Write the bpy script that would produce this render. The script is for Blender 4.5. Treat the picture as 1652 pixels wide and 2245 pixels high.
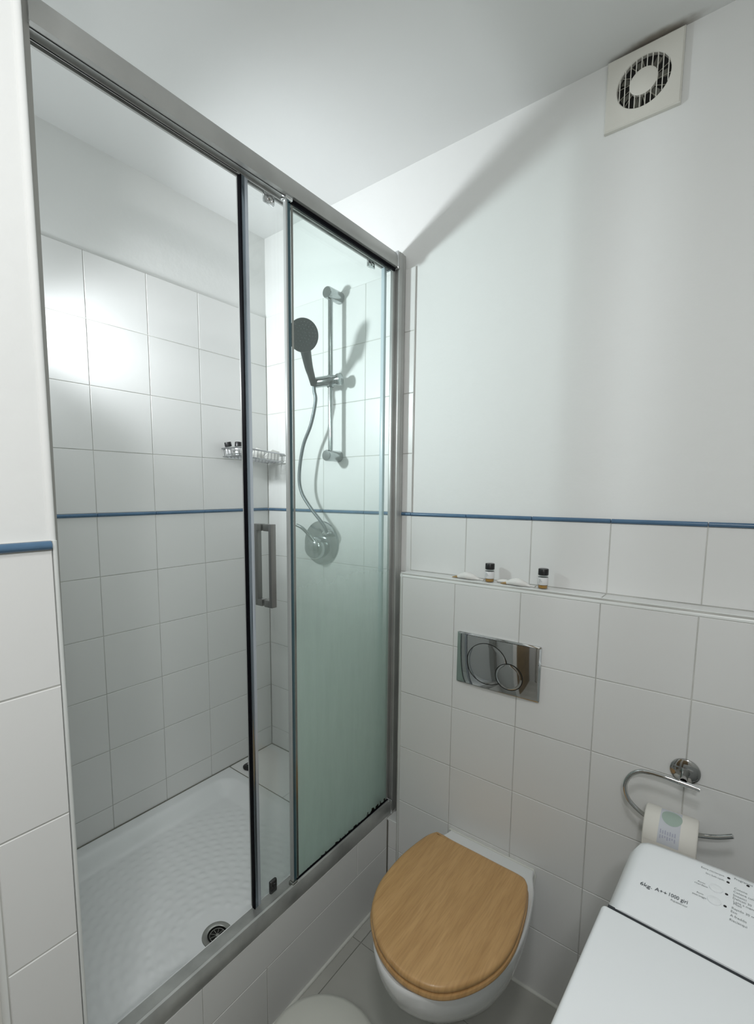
import bpy, bmesh, math, random
from mathutils import Vector, Matrix, noise
random.seed(7)
PI = math.pi
SC = bpy.context.scene
COL = SC.collection
for o in list(bpy.data.objects): bpy.data.objects.remove(o)

# ------------------------------------------------------------------ camera
W_, H_ = 1652, 2245
F_, CX, CY = 1036.63, 742.44, 1194.89
cam_d = bpy.data.cameras.new('camera'); cam = bpy.data.objects.new('camera', cam_d); COL.objects.link(cam)
cam_d.sensor_fit = 'VERTICAL'; cam_d.sensor_height = 36.0; cam_d.sensor_width = 36.0*W_/H_
cam_d.lens = F_*36.0/H_
cam_d.shift_x = (W_/2-CX)/H_; cam_d.shift_y = (CY-H_/2)/H_
cam_d.clip_start = 0.02
Rr = Vector((0.76918575, 0.63902415, 0.0011961)); Uu = Vector((-0.07154418, 0.08425658, 0.99387236)); Fw = Vector((-0.63500765, 0.76455802, -0.11052742))
M = Matrix(((Rr.x, Uu.x, -Fw.x), (Rr.y, Uu.y, -Fw.y), (Rr.z, Uu.z, -Fw.z))).to_4x4()
cam.matrix_world = Matrix.Translation((0.93466, -1.39976, 1.47683)) @ M
SC.camera = cam

# ------------------------------------------------------------------ world, lights, exposure
SC.view_settings.view_transform = 'Standard'
SC.view_settings.look = 'None'
SC.view_settings.gamma = 1.0
SC.view_settings.use_curve_mapping = False
SC.view_settings.exposure = 0.18
wd = bpy.data.worlds.new('world'); SC.world = wd; wd.use_nodes = True
wd.node_tree.nodes['Background'].inputs[0].default_value = (0.8, 0.9, 1.0, 1)
wd.node_tree.nodes['Background'].inputs[1].default_value = 0.02

def aim(o, tgt):
    o.rotation_euler = (Vector(tgt)-o.location).to_track_quat('-Z', 'Y').to_euler()
def light(name, kind, loc, tgt, energy, color, **kw):
    d = bpy.data.lights.new(name, kind); o = bpy.data.objects.new(name, d); COL.objects.link(o)
    d.energy = energy; d.color = color; o.location = loc; aim(o, tgt)
    for k, v in kw.items(): setattr(d, k, v)
    return o
# spot lamp on the near end wall of the shower, pointing at the riser wall
LAMP = Vector((-0.530, -1.035, 1.93))
light('shower_spot', 'SPOT', LAMP, LAMP+Vector((0.33, 1.0, 0.04)), 41.0, (0.92, 0.965, 1.0), spot_size=math.radians(103), spot_blend=1.0, shadow_soft_size=0.05)
light('shower_spot_spill', 'POINT', LAMP+Vector((0.03, 0.03, 0.0)), LAMP, 1.5, (0.92, 0.965, 1.0), shadow_soft_size=0.03)
# round ceiling lamp of the room, above and beside the camera
light('room_ceiling_light', 'AREA', (0.92, -1.45, 2.492), (0.92, -1.45, 0.0), 6.2, (0.985, 0.992, 1.0), shape='DISK', size=0.24)
# mirror light on the right-hand wall beside the camera
light('mirror_light', 'AREA', (1.12, -1.76, 1.98), (0.25, -0.75, 1.2), 5.6, (0.985, 0.992, 1.0), shape='RECTANGLE', size=0.14, size_y=0.08)

# ------------------------------------------------------------------ materials
def mat(name, col=(0.8, 0.8, 0.8), rough=0.5, metal=0.0, spec=0.5, coat=0.0, bump=0.0, bscale=40.0, bdist=0.002, mott=0.0, mscale=6.0, trans=0.0, ior=1.45, emit=None, croughness=0.05):
    m = bpy.data.materials.new(name); m.use_nodes = True
    nt = m.node_tree; b = nt.nodes['Principled BSDF']
    b.inputs['Base Color'].default_value = (*col, 1); b.inputs['Roughness'].default_value = rough
    b.inputs['Metallic'].default_value = metal; b.inputs['Specular IOR Level'].default_value = spec
    b.inputs['Coat Weight'].default_value = coat; b.inputs['Coat Roughness'].default_value = croughness
    b.inputs['Transmission Weight'].default_value = trans; b.inputs['IOR'].default_value = ior
    tc = nt.nodes.new('ShaderNodeTexCoord')
    if bump:
        n = nt.nodes.new('ShaderNodeTexNoise'); n.inputs['Scale'].default_value = bscale; n.inputs['Detail'].default_value = 5
        nt.links.new(tc.outputs['Object'], n.inputs['Vector'])
        bp = nt.nodes.new('ShaderNodeBump'); bp.inputs['Strength'].default_value = bump; bp.inputs['Distance'].default_value = bdist
        nt.links.new(n.outputs['Fac'], bp.inputs['Height']); nt.links.new(bp.outputs['Normal'], b.inputs['Normal'])
    if mott:
        n = nt.nodes.new('ShaderNodeTexNoise'); n.inputs['Scale'].default_value = mscale; n.inputs['Detail'].default_value = 6
        nt.links.new(tc.outputs['Object'], n.inputs['Vector'])
        r = nt.nodes.new('ShaderNodeValToRGB')
        r.color_ramp.elements[0].position = 0.3; r.color_ramp.elements[1].position = 0.7
        r.color_ramp.elements[0].color = (*[c*(1-mott) for c in col], 1); r.color_ramp.elements[1].color = (*col, 1)
        nt.links.new(n.outputs['Fac'], r.inputs['Fac']); nt.links.new(r.outputs['Color'], b.inputs['Base Color'])
    return m
TILE = mat('white_glazed_tile', (0.775, 0.78, 0.765), 0.32, spec=0.45, bump=0.06, bscale=18, bdist=0.003)
TRIMT = mat('white_edge_trim', (0.78, 0.80, 0.78), 0.25)
GROUT = mat('grey_grout', (0.62, 0.62, 0.585), 0.9, mott=0.3, mscale=9)
PLAST = mat('white_wall_paint', (0.80, 0.81, 0.795), 0.75, spec=0.25, bump=0.5, bscale=24, bdist=0.0025)
CEIL = mat('white_ceiling_paint', (0.79, 0.80, 0.79), 0.85, spec=0.2, bump=0.12, bscale=40)
BLUE = mat('blue_glazed_border', (0.095, 0.185, 0.30), 0.22, mott=0.25, mscale=14)
FLOORT = mat('pale_grey_floor_tile', (0.50, 0.50, 0.46), 0.22, mott=0.12, mscale=5)
CHROME = mat('chrome', (0.78, 0.79, 0.80), 0.06, metal=1.0)
CHROME_P = mat('polished_plate_chrome', (0.56, 0.57, 0.57), 0.03, metal=1.0)
CHROME_S = mat('limescaled_chrome', (0.46, 0.49, 0.49), 0.16, metal=1.0, mott=0.25, mscale=30)
CHROME_D = mat('dull_chrome', (0.36, 0.36, 0.34), 0.25, metal=1.0)
ALU = mat('satin_aluminium', (0.50, 0.505, 0.49), 0.42, metal=0.55, mott=0.18, mscale=7)
BRUSH = mat('brushed_handle_steel', (0.29, 0.29, 0.28), 0.32, metal=0.9)
PORC = mat('white_porcelain', (0.80, 0.815, 0.81), 0.10, coat=0.5)
TRAYM = mat('white_acrylic_tray', (0.78, 0.80, 0.80), 0.22, coat=0.2)
BLACK = mat('black_plastic', (0.012, 0.012, 0.013), 0.35)
BLACKM = mat('matt_black_shower_plastic', (0.012, 0.014, 0.015), 0.45, mott=0.4, mscale=60)
RUBBER = mat('black_rubber_seal', (0.004, 0.004, 0.006), 0.6, spec=0.08)
CLEARP = mat('pale_clear_plastic_seal', (0.42, 0.44, 0.43), 0.3, spec=0.5)
BLUEG = mat('dark_glass_edge', (0.05, 0.10, 0.12), 0.12)
WHITEP = mat('white_plastic', (0.72, 0.71, 0.65), 0.4)
DARK = mat('dark_cavity', (0.012, 0.012, 0.01), 0.8)
GREYP = mat('grey_fan_blade', (0.12, 0.12, 0.10), 0.6)
ENAMEL = mat('white_enamel', (0.83, 0.86, 0.875), 0.28, coat=0.3, bump=0.03, bscale=120)
INK = mat('grey_printed_ink', (0.06, 0.07, 0.08), 0.5)
INK2 = mat('pale_printed_ink', (0.20, 0.22, 0.22), 0.5)
CREAM = mat('cream_plastic', (0.60, 0.60, 0.54), 0.45)
PAPER = mat('white_tissue_paper', (0.82, 0.81, 0.78), 0.9, bump=0.3, bscale=200, bdist=0.0006)
PAPERC = mat('cream_toilet_paper', (0.80, 0.78, 0.72), 0.95, bump=0.25, bscale=160, bdist=0.0008)
TAN = mat('tan_paper', (0.42, 0.27, 0.11), 0.6)
AMBER = mat('amber_liquid', (0.42, 0.22, 0.04), 0.15)
LABELM = mat('white_bottle_label', (0.78, 0.78, 0.78), 0.5)
LAV = mat('lavender_print', (0.62, 0.64, 0.68), 0.9)
GREENP = mat('green_print', (0.40, 0.50, 0.44), 0.9)
BROWN = mat('brown_door_wood', (0.24, 0.17, 0.09), 0.4, mott=0.3, mscale=8)
DOORF = mat('white_frame_paint', (0.72, 0.72, 0.68), 0.4)
CARD = mat('grey_cardboard', (0.35, 0.3, 0.24), 0.9)
MOULD = mat('black_mould', (0.03, 0.03, 0.02), 0.9)
SEAL = mat('white_silicone', (0.72, 0.73, 0.68), 0.4)
MESHM = mat('steel_wire', (0.42, 0.43, 0.44), 0.15, metal=1.0)

def wood_mat():
    m = bpy.data.materials.new('beech_veneer'); m.use_nodes = True; nt = m.node_tree; b = nt.nodes['Principled BSDF']
    tc = nt.nodes.new('ShaderNodeTexCoord'); mp = nt.nodes.new('ShaderNodeMapping'); mp.inputs['Scale'].default_value = (26, 2.4, 4)
    mp.inputs['Rotation'].default_value = (0, 0, math.radians(4))
    nt.links.new(tc.outputs['Object'], mp.inputs['Vector'])
    n = nt.nodes.new('ShaderNodeTexNoise'); n.inputs['Scale'].default_value = 1.6; n.inputs['Detail'].default_value = 6; n.inputs['Distortion'].default_value = 0.7
    nt.links.new(mp.outputs['Vector'], n.inputs['Vector'])
    r = nt.nodes.new('ShaderNodeValToRGB'); e = r.color_ramp.elements
    e[0].position = 0.22; e[0].color = (0.50, 0.285, 0.110, 1); e[1].position = 0.80; e[1].color = (0.66, 0.40, 0.175, 1)
    k = r.color_ramp.elements.new(0.5); k.color = (0.58, 0.345, 0.142, 1)
    nt.links.new(n.outputs['Fac'], r.inputs['Fac'])
    mp2 = nt.nodes.new('ShaderNodeMapping'); mp2.inputs['Scale'].default_value = (260, 16, 20); nt.links.new(tc.outputs['Object'], mp2.inputs['Vector'])
    n2 = nt.nodes.new('ShaderNodeTexNoise'); n2.inputs['Scale'].default_value = 1.0; n2.inputs['Detail'].default_value = 2; nt.links.new(mp2.outputs['Vector'], n2.inputs['Vector'])
    mx = nt.nodes.new('ShaderNodeMix'); mx.data_type = 'RGBA'; mx.blend_type = 'MULTIPLY'; mx.inputs['Factor'].default_value = 0.35
    r2 = nt.nodes.new('ShaderNodeValToRGB'); r2.color_ramp.elements[0].position = 0.35; r2.color_ramp.elements[0].color = (0.7, 0.66, 0.6, 1); r2.color_ramp.elements[1].position = 0.55
    nt.links.new(n2.outputs['Fac'], r2.inputs['Fac'])
    nt.links.new(r.outputs['Color'], mx.inputs[6]); nt.links.new(r2.outputs['Color'], mx.inputs[7])
    nt.links.new(mx.outputs[2], b.inputs['Base Color']); b.inputs['Roughness'].default_value = 0.38
    b.inputs['Coat Weight'].default_value = 0.15
    return m
WOOD = wood_mat()

def schlick(nt):
    lw = nt.nodes.new('ShaderNodeLayerWeight'); lw.inputs['Blend'].default_value = 0.5
    pw = nt.nodes.new('ShaderNodeMath'); pw.operation = 'POWER'; pw.inputs[1].default_value = 5.0; nt.links.new(lw.outputs['Facing'], pw.inputs[0])
    ma = nt.nodes.new('ShaderNodeMath'); ma.operation = 'MULTIPLY_ADD'; ma.inputs[1].default_value = 0.96; ma.inputs[2].default_value = 0.04; nt.links.new(pw.outputs[0], ma.inputs[0])
    return ma
def glass_mat(name, tint, haze_lo, haze_hi, z_lo, z_hi, hcol):
    """thin pane: transparent tint + fresnel gloss + film of dried soap that thickens downwards"""
    m = bpy.data.materials.new(name); m.use_nodes = True; nt = m.node_tree; nt.nodes.clear(); L = nt.links
    out = nt.nodes.new('ShaderNodeOutputMaterial')
    tr = nt.nodes.new('ShaderNodeBsdfTransparent'); tr.inputs[0].default_value = (*tint, 1)
    gl = nt.nodes.new('ShaderNodeBsdfGlossy'); gl.inputs['Roughness'].default_value = 0.02
    fr = schlick(nt)
    m1 = nt.nodes.new('ShaderNodeMixShader'); L.new(fr.outputs[0], m1.inputs[0]); L.new(tr.outputs[0], m1.inputs[1]); L.new(gl.outputs[0], m1.inputs[2])
    df = nt.nodes.new('ShaderNodeBsdfDiffuse'); df.inputs[0].default_value = (*hcol, 1)
    tl = nt.nodes.new('ShaderNodeBsdfTranslucent'); tl.inputs[0].default_value = (*hcol, 1)
    m2 = nt.nodes.new('ShaderNodeMixShader'); m2.inputs[0].default_value = 0.62; L.new(df.outputs[0], m2.inputs[1]); L.new(tl.outputs[0], m2.inputs[2])
    geo = nt.nodes.new('ShaderNodeNewGeometry'); sx = nt.nodes.new('ShaderNodeSeparateXYZ'); L.new(geo.outputs['Position'], sx.inputs[0])
    mr = nt.nodes.new('ShaderNodeMapRange'); mr.interpolation_type = 'SMOOTHSTEP'
    mr.inputs['From Min'].default_value = z_lo; mr.inputs['From Max'].default_value = z_hi; mr.inputs['To Min'].default_value = haze_lo; mr.inputs['To Max'].default_value = haze_hi
    L.new(sx.outputs['Z'], mr.inputs['Value'])
    tc = nt.nodes.new('ShaderNodeTexCoord'); mp = nt.nodes.new('ShaderNodeMapping'); mp.inputs['Scale'].default_value = (10, 14, 2.2); L.new(tc.outputs['Object'], mp.inputs['Vector'])
    n = nt.nodes.new('ShaderNodeTexNoise'); n.inputs['Scale'].default_value = 1.0; n.inputs['Detail'].default_value = 7; n.inputs['Roughness'].default_value = 0.65; L.new(mp.outputs['Vector'], n.inputs['Vector'])
    mr2 = nt.nodes.new('ShaderNodeMapRange'); mr2.inputs['From Min'].default_value = 0.3; mr2.inputs['From Max'].default_value = 0.7; mr2.inputs['To Min'].default_value = 0.90; mr2.inputs['To Max'].default_value = 1.08; L.new(n.outputs['Fac'], mr2.inputs['Value'])
    mu = nt.nodes.new('ShaderNodeMath'); mu.operation = 'MULTIPLY'; mu.use_clamp = True; L.new(mr.outputs[0], mu.inputs[0]); L.new(mr2.outputs[0], mu.inputs[1])
    m3 = nt.nodes.new('ShaderNodeMixShader'); L.new(mu.outputs[0], m3.inputs[0]); L.new(m1.outputs[0], m3.inputs[1]); L.new(m2.outputs[0], m3.inputs[2])
    L.new(m3.outputs[0], out.inputs[0])
    return m
GLASS_F = glass_mat('fixed_pane_glass', (0.955, 0.992, 0.982), 0.66, 0.003, 0.80, 1.60, (0.67, 0.79, 0.73))
GLASS_S = glass_mat('sliding_pane_glass', (0.985, 0.996, 0.992), 0.25, 0.008, 0.40, 0.95, (0.70, 0.78, 0.75))
def bottle_glass():
    m = bpy.data.materials.new('bottle_clear_plastic'); m.use_nodes = True; nt = m.node_tree; nt.nodes.clear()
    out = nt.nodes.new('ShaderNodeOutputMaterial'); tr = nt.nodes.new('ShaderNodeBsdfTransparent'); gl = nt.nodes.new('ShaderNodeBsdfGlossy'); gl.inputs['Roughness'].default_value = 0.05
    tr.inputs[0].default_value = (0.93, 0.95, 0.95, 1)
    fr = schlick(nt); mx = nt.nodes.new('ShaderNodeMixShader')
    nt.links.new(fr.outputs[0], mx.inputs[0]); nt.links.new(tr.outputs[0], mx.inputs[1]); nt.links.new(gl.outputs[0], mx.inputs[2]); nt.links.new(mx.outputs[0], out.inputs[0])
    return m
BGLASS = bottle_glass()

# ceiling: brown dust stain around the extractor fan
def stain(m, cx, cy, cz, rx, ry, rz, col):
    nt = m.node_tree; b = nt.nodes['Principled BSDF']; L = nt.links
    g = nt.nodes.new('ShaderNodeNewGeometry'); mp = nt.nodes.new('ShaderNodeMapping'); mp.vector_type = 'POINT'
    mp.inputs['Scale'].default_value = (1/rx, 1/ry, 1/rz); mp.inputs['Location'].default_value = (-cx/rx, -cy/ry, -cz/rz)
    L.new(g.outputs['Position'], mp.inputs['Vector'])
    ln = nt.nodes.new('ShaderNodeVectorMath'); ln.operation = 'LENGTH'; L.new(mp.outputs[0], ln.inputs[0])
    n = nt.nodes.new('ShaderNodeTexNoise'); n.inputs['Scale'].default_value = 35; L.new(g.outputs['Position'], n.inputs['Vector'])
    ad = nt.nodes.new('ShaderNodeMath'); ad.operation = 'MULTIPLY_ADD'; ad.inputs[1].default_value = 0.6; L.new(n.outputs['Fac'], ad.inputs[0]); L.new(ln.outputs['Value'], ad.inputs[2])
    mr = nt.nodes.new('ShaderNodeMapRange'); mr.interpolation_type = 'SMOOTHSTEP'; mr.inputs['From Min'].default_value = 0.55; mr.inputs['From Max'].default_value = 1.35; mr.inputs['To Min'].default_value = 0.75; mr.inputs['To Max'].default_value = 0.0; L.new(ad.outputs[0], mr.inputs['Value'])
    mx = nt.nodes.new('ShaderNodeMix'); mx.data_type = 'RGBA'; L.new(mr.outputs[0], mx.inputs['Factor']); mx.inputs[6].default_value = b.inputs['Base Color'].default_value; mx.inputs[7].default_value = (*col, 1)
    L.new(mx.outputs[2], b.inputs['Base Color'])
stain(CEIL, 0.725, 0.0, 2.518, 0.11, 0.028, 0.05, (0.16, 0.12, 0.07))

# ------------------------------------------------------------------ mesh helpers
def obj(name, bm, m, parent=None, smooth=None, world=True, **props):
    me = bpy.data.meshes.new(name)
    if world and parent is not None:
        r = parent
        while r.parent: r = r.parent
        bmesh.ops.translate(bm, verts=bm.verts, vec=-r.location)
    bm.normal_update(); bm.to_mesh(me); bm.free()
    if m: me.materials.append(m)
    o = bpy.data.objects.new(name, me); COL.objects.link(o)
    if parent: o.parent = parent
    for k, v in props.items(): o[k] = v
    if smooth is not None:
        for p in me.polygons: p.use_smooth = True
        if smooth < 180:
            try: me.set_sharp_from_angle(angle=math.radians(smooth))
            except Exception: pass
    return o
def thing(name, label, cat, loc=(0, 0, 0), group=None):
    o = bpy.data.objects.new(name, None); COL.objects.link(o); o.location = loc; o.empty_display_size = 0.02
    o['label'] = label; o['category'] = cat
    if group: o['group'] = group
    return o
def NB(): return bmesh.new()
def merge(bm, t):
    me = bpy.data.meshes.new('t'); t.to_mesh(me); t.free(); bm.from_mesh(me); bpy.data.meshes.remove(me)
def box(bm, x0, x1, y0, y1, z0, z1, bev=0.0, seg=2):
    t = bmesh.new(); bmesh.ops.create_cube(t, size=1)
    for v in t.verts: v.co = Vector(((x0+x1)/2+v.co.x*(x1-x0), (y0+y1)/2+v.co.y*(y1-y0), (z0+z1)/2+v.co.z*(z1-z0)))
    if bev: bmesh.ops.bevel(t, geom=t.edges[:], offset=bev, segments=seg, affect='EDGES', profile=0.5)
    merge(bm, t)
def frame(d):
    d = d.normalized(); a = Vector((0, 0, 1)) if abs(d.z) < 0.9 else Vector((1, 0, 0))
    u = d.cross(a).normalized(); return u, d.cross(u).normalized()
def tube(bm, pts, r, n=10, cap=True):
    pts = [Vector(p) for p in pts]; rings = []; rs = r if isinstance(r, (list, tuple)) else [r]*len(pts)
    u = None
    for i, p in enumerate(pts):
        d = (pts[min(i+1, len(pts)-1)]-pts[max(i-1, 0)]).normalized()
        if u is None: u, v = frame(d)
        else:
            u = (u-d*u.dot(d)).normalized(); v = d.cross(u)
        rings.append([bm.verts.new(p+(u*math.cos(2*PI*k/n)+v*math.sin(2*PI*k/n))*rs[i]) for k in range(n)])
    for a, b in zip(rings, rings[1:]):
        for k in range(n): bm.faces.new((a[k], a[(k+1) % n], b[(k+1) % n], b[k]))
    if cap: bm.faces.new(rings[0][::-1]); bm.faces.new(rings[-1])
def lathe(bm, prof, org, ax, n=32):
    """prof: list of (radius, height along ax)"""
    org = Vector(org); ax = Vector(ax).normalized(); u, v = frame(ax); rings = []
    for r, h in prof:
        if r < 1e-6: rings.append([bm.verts.new(org+ax*h)])
        else: rings.append([bm.verts.new(org+ax*h+(u*math.cos(2*PI*k/n)+v*math.sin(2*PI*k/n))*r) for k in range(n)])
    for a, b in zip(rings, rings[1:]):
        for k in range(n):
            k2 = (k+1) % n
            if len(a) == 1 and len(b) > 1: bm.faces.new((a[0], b[k2], b[k]))
            elif len(b) == 1 and len(a) > 1: bm.faces.new((a[k], a[k2], b[0]))
            elif len(a) > 1: bm.faces.new((a[k], a[k2], b[k2], b[k]))
    bmesh.ops.recalc_face_normals(bm, faces=bm.faces[:])
def loft(bm, secs, cap0=True, cap1=True):
    rings = [[bm.verts.new(p) for p in s] for s in secs]; n = len(rings[0])
    for a, b in zip(rings, rings[1:]):
        for k in range(n): bm.faces.new((a[k], a[(k+1) % n], b[(k+1) % n], b[k]))
    if cap0: bm.faces.new(rings[0][::-1])
    if cap1: bm.faces.new(rings[-1])
    bmesh.ops.recalc_face_normals(bm, faces=bm.faces[:])
def spline(pts, per=8, closed=False):
    pts = [Vector(p) for p in pts]; n = len(pts); out = []
    rng = range(n) if closed else range(n-1)
    for i in rng:
        if closed: p0, p1, p2, p3 = pts[(i-1) % n], pts[i], pts[(i+1) % n], pts[(i+2) % n]
        else: p0, p1, p2, p3 = pts[max(i-1, 0)], pts[i], pts[i+1], pts[min(i+2, n-1)]
        for k in range(per):
            t = k/per
            out.append(0.5*((2*p1)+(p2-p0)*t+(2*p0-5*p1+4*p2-p3)*t*t+(3*p1-p0-3*p2+p3)*t**3))
    if not closed: out.append(pts[-1])
    return out

# ------------------------------------------------------------------ tiles
TH = 0.007; GAP = 0.0021
_tc = {}
def tile_mesh(w, h, m, th=TH, b=0.0011):
    k = (round(w, 4), round(h, 4), m.name, th)
    if k in _tc: return _tc[k]
    bm = bmesh.new()
    def ring(i, z): return [bm.verts.new((sx*(w/2-i), sy*(h/2-i), z)) for sx, sy in ((-1, -1), (1, -1), (1, 1), (-1, 1))]
    a = ring(0, -th); c = ring(0, -b); d = ring(b*0.9, 0)
    for p, q in ((a, c), (c, d)):
        for i in range(4): bm.faces.new((p[i], p[(i+1) % 4], q[(i+1) % 4], q[i]))
    bm.faces.new(d)
    me = bpy.data.meshes.new('tile'); bm.to_mesh(me); bm.free(); me.materials.append(m); _tc[k] = me; return me
def tiles(parent, org, U, V, us, vs, m=TILE, name='tile', holes=(), th=TH, jit=0.00025):
    """tiles between consecutive grid positions us (along U) and vs (along V); front faces in the plane through org"""
    org, U, V = Vector(org), Vector(U), Vector(V); N = U.cross(V)
    for i in range(len(us)-1):
        for j in range(len(vs)-1):
            if (i, j) in holes: continue
            w = abs(us[i+1]-us[i])-GAP; h = abs(vs[j+1]-vs[j])-GAP
            if w < 0.004 or h < 0.004: continue
            o = bpy.data.objects.new(name, tile_mesh(w, h, m, th)); COL.objects.link(o); o.parent = parent
            c = org+U*(us[i]+us[i+1])/2+V*(vs[j]+vs[j+1])/2+N*random.uniform(-jit, jit)
            n2 = (N+U*random.uniform(-.0016, .0016)+V*random.uniform(-.0016, .0016)).normalized(); u2 = (U-n2*U.dot(n2)).normalized(); v2 = n2.cross(u2)
            mt = Matrix(((u2.x, v2.x, n2.x), (u2.y, v2.y, n2.y), (u2.z, v2.z, n2.z))).to_4x4(); mt.translation = c
            o.matrix_local = Matrix.Translation(-parent.location) @ mt
def struct(name, bm, m, **kw):
    o = obj(name, bm, m, None, **kw); o['kind'] = 'structure'; return o
def grout(parent, x0, x1, y0, y1, z0, z1):
    b = NB(); box(b, x0, x1, y0, y1, z0, z1); return obj('grout', b, GROUT, parent)
def listello(parent, p0, p1, nrm, cuts, r=0.0065, m=BLUE, name='border_tile'):
    """half-round glazed border pieces between p0 and p1"""
    p0, p1, nrm = Vector(p0), Vector(p1), Vector(nrm); L = (p1-p0).length; d = (p1-p0).normalized(); cs = [0]+[c for c in cuts if 0 < c < L]+[L]
    for a, b_ in zip(cs, cs[1:]):
        if b_-a < 0.006: continue
        bm = NB(); secs = []
        for s, sc in ((a+.0006, .8), (a+.0014, 1), (b_-.0014, 1), (b_-.0006, .8)):
            c = p0+d*s; secs.append([c+Vector((0, 0, math.cos(t)*r*.88*sc))+nrm*(math.sin(t)*r*sc-.001) for t in [PI*k/8 for k in range(9)]])
        loft(bm, secs); obj(name, bm, m, parent, smooth=40)

T = 0.2; TZ = 0.1988; ZB = 1.409            # tile pitch, border height
XL = -0.6286; XP = 0.20; CZ = 2.518
rows_up = [ZB+TZ*k for k in range(5)]
rows_dn = [0.3215]+[1.4017-TZ*k for k in range(5, -1, -1)]
# ---- wall_back : end wall of the shower and wall above the cistern ledge
b = NB(); box(b, XL-.12, 1.42, 0.006, 0.12, -0.05, CZ+.03); wall_back = struct('wall_back', b, PLAST)
grout(wall_back, XL, 0.0934, 0.0012, 0.007, 0.30, rows_up[-1]-.0005)
grout(wall_back, 0.0934, 1.30, 0.0012, 0.007, 1.19, ZB-.004)
ux = [XL+.001, -0.5066, -0.3066, -0.1066, 0.0934]
tiles(wall_back, (0, 0, 0), (1, 0, 0), (0, 0, 1), ux, rows_up)
tiles(wall_back, (0, 0, 0), (1, 0, 0), (0, 0, 1), ux, rows_dn)
cols = [0.0934+T*k for k in range(7)]
tiles(wall_back, (0, 0, 0), (1, 0, 0), (0, 0, 1), cols, [1.2105, 1.3985])
for pc in ((XL+.006, 0.0934), (0.0934, 1.295)):
    pass
listello(wall_back, (XL+.006, -0.001, 1.4035), (1.295, -0.001, 1.4035), (0, -1, 0), [x-(XL+.006) for x in ux[1:]+cols[1:]])
# ---- wall_left : long wall of the shower
b = NB(); box(b, XL-.12, XL-.006, -1.20, 0.006, -0.05, CZ+.03); wall_left = struct('wall_left', b, PLAST)
grout(wall_left, XL-.007, XL-.0012, -1.15, 0.001, 0.30, rows_up[-1]-.0005)
vy = [-1.149, -0.929, -0.729, -0.529, -0.329, -0.129, -0.001]
tiles(wall_left, (XL, 0, 0), (0, 1, 0), (0, 0, 1), vy, rows_up)
tiles(wall_left, (XL, 0, 0), (0, 1, 0), (0, 0, 1), vy, rows_dn)
listello(wall_left, (XL+.001, -1.148, 1.4035), (XL+.001, -0.006, 1.4035), (1, 0, 0), [y+1.148 for y in vy[1:-1]])
# ---- wall_entrance : partition closing the near end of the shower (its end face is the pillar at the left)
b = NB(); box(b, XL-.12, XP-.005, -1.245, -1.1485, 0.0, CZ+.03)
wall_entrance = struct('wall_entrance', b, PLAST)
b = NB(); tube(b, [(XP-.008, -1.1465, 1.408), (XP-.008, -1.1462, CZ)], 0.0065, 10); obj('corner_bead', b, PLAST, wall_entrance, smooth=60)
grout(wall_entrance, XP-.006, XP-.0012, -1.2415, -1.1485, 0.0, 1.409)
pz = [0.0042+TZ*k for k in range(7)]+[1.3955]
pz = [z for z in pz if z < 1.39]+[1.3955]
tiles(wall_entrance, (XP, 0, 0), (0, 1, 0), (0, 0, 1), [-1.2405, -1.1475], [0.0042+TZ*k for k in range(7)]+[1.3955])
listello(wall_entrance, (XP+.0005, -1.2405, 1.4025), (XP+.0005, -1.1485, 1.4025), (1, 0, 0), [], r=0.0072)
def quarter_trim(parent, x, y, z0, z1, r, a0, name='edge_trim'):
    bm = NB(); s = [(x, y)]+[(x+r*math.cos(a0+PI/2*k/8), y+r*math.sin(a0+PI/2*k/8)) for k in range(9)]
    loft(bm, [[Vector((px, py, z)) for px, py in s] for z in (z0, z1)]); return obj(name, bm, TRIMT, parent, smooth=40)
quarter_trim(wall_entrance, XP-.0078, -1.1472, 0.0, 1.4085, 0.0078, 0.0)
quarter_trim(wall_entrance, XP-.0078, -1.2415, 0.0, 1.4085, 0.0078, -PI/2)
# doorway side behind the partition: frame and door leaf
b = NB(); box(b, 0.05, XP-.008, -1.30, -1.2475, 0, CZ+.03); wall_door_side = struct('wall_side', b, DOORF)
b = NB(); box(b, 0.08, 0.155, -2.28, -1.301, 0.0, 2.05, 0.002); box(b, .155, .162, -2.2, -1.38, 1.1, 1.9, .003); box(b, .155, .162, -2.2, -1.38, .15, .95, .003); d1 = struct('door_1', b, BROWN)
b = NB(); box(b, 0.03, 0.155, -2.30, -1.301, 2.051, CZ+.03); struct('wall_over_door', b, PLAST)
# ---- remaining room shell
b = NB(); box(b, 1.30, 1.42, -2.42, 0.006, -0.05, CZ+.03); wall_right = struct('wall_right', b, PLAST)
b = NB(); box(b, -0.1, 1.30, -2.42, -2.30, -0.05, CZ+.03); wall_front = struct('wall_front', b, PLAST)
b = NB(); box(b, XL-.12, 1.42, -2.42, 0.12, CZ, CZ+.10); struct('ceiling', b, CEIL)
b = NB(); box(b, XL-.12, 1.42, -2.42, 0.12, -0.10, -0.0045); floor = struct('floor', b, GROUT)
fx = [-.305+.0]+[0.093+0.3*k for k in range(-1, 5)]; fx = [0.0]+[0.093+0.3*k for k in range(0, 5)]
tiles(floor, (0, 0, 0), (1, 0, 0), (0, 1, 0), fx, [-2.3, -2.07, -1.77, -1.47, -1.17, -.87, -.57, -.27, 0.0], m=FLOORT, th=.004)
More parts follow.
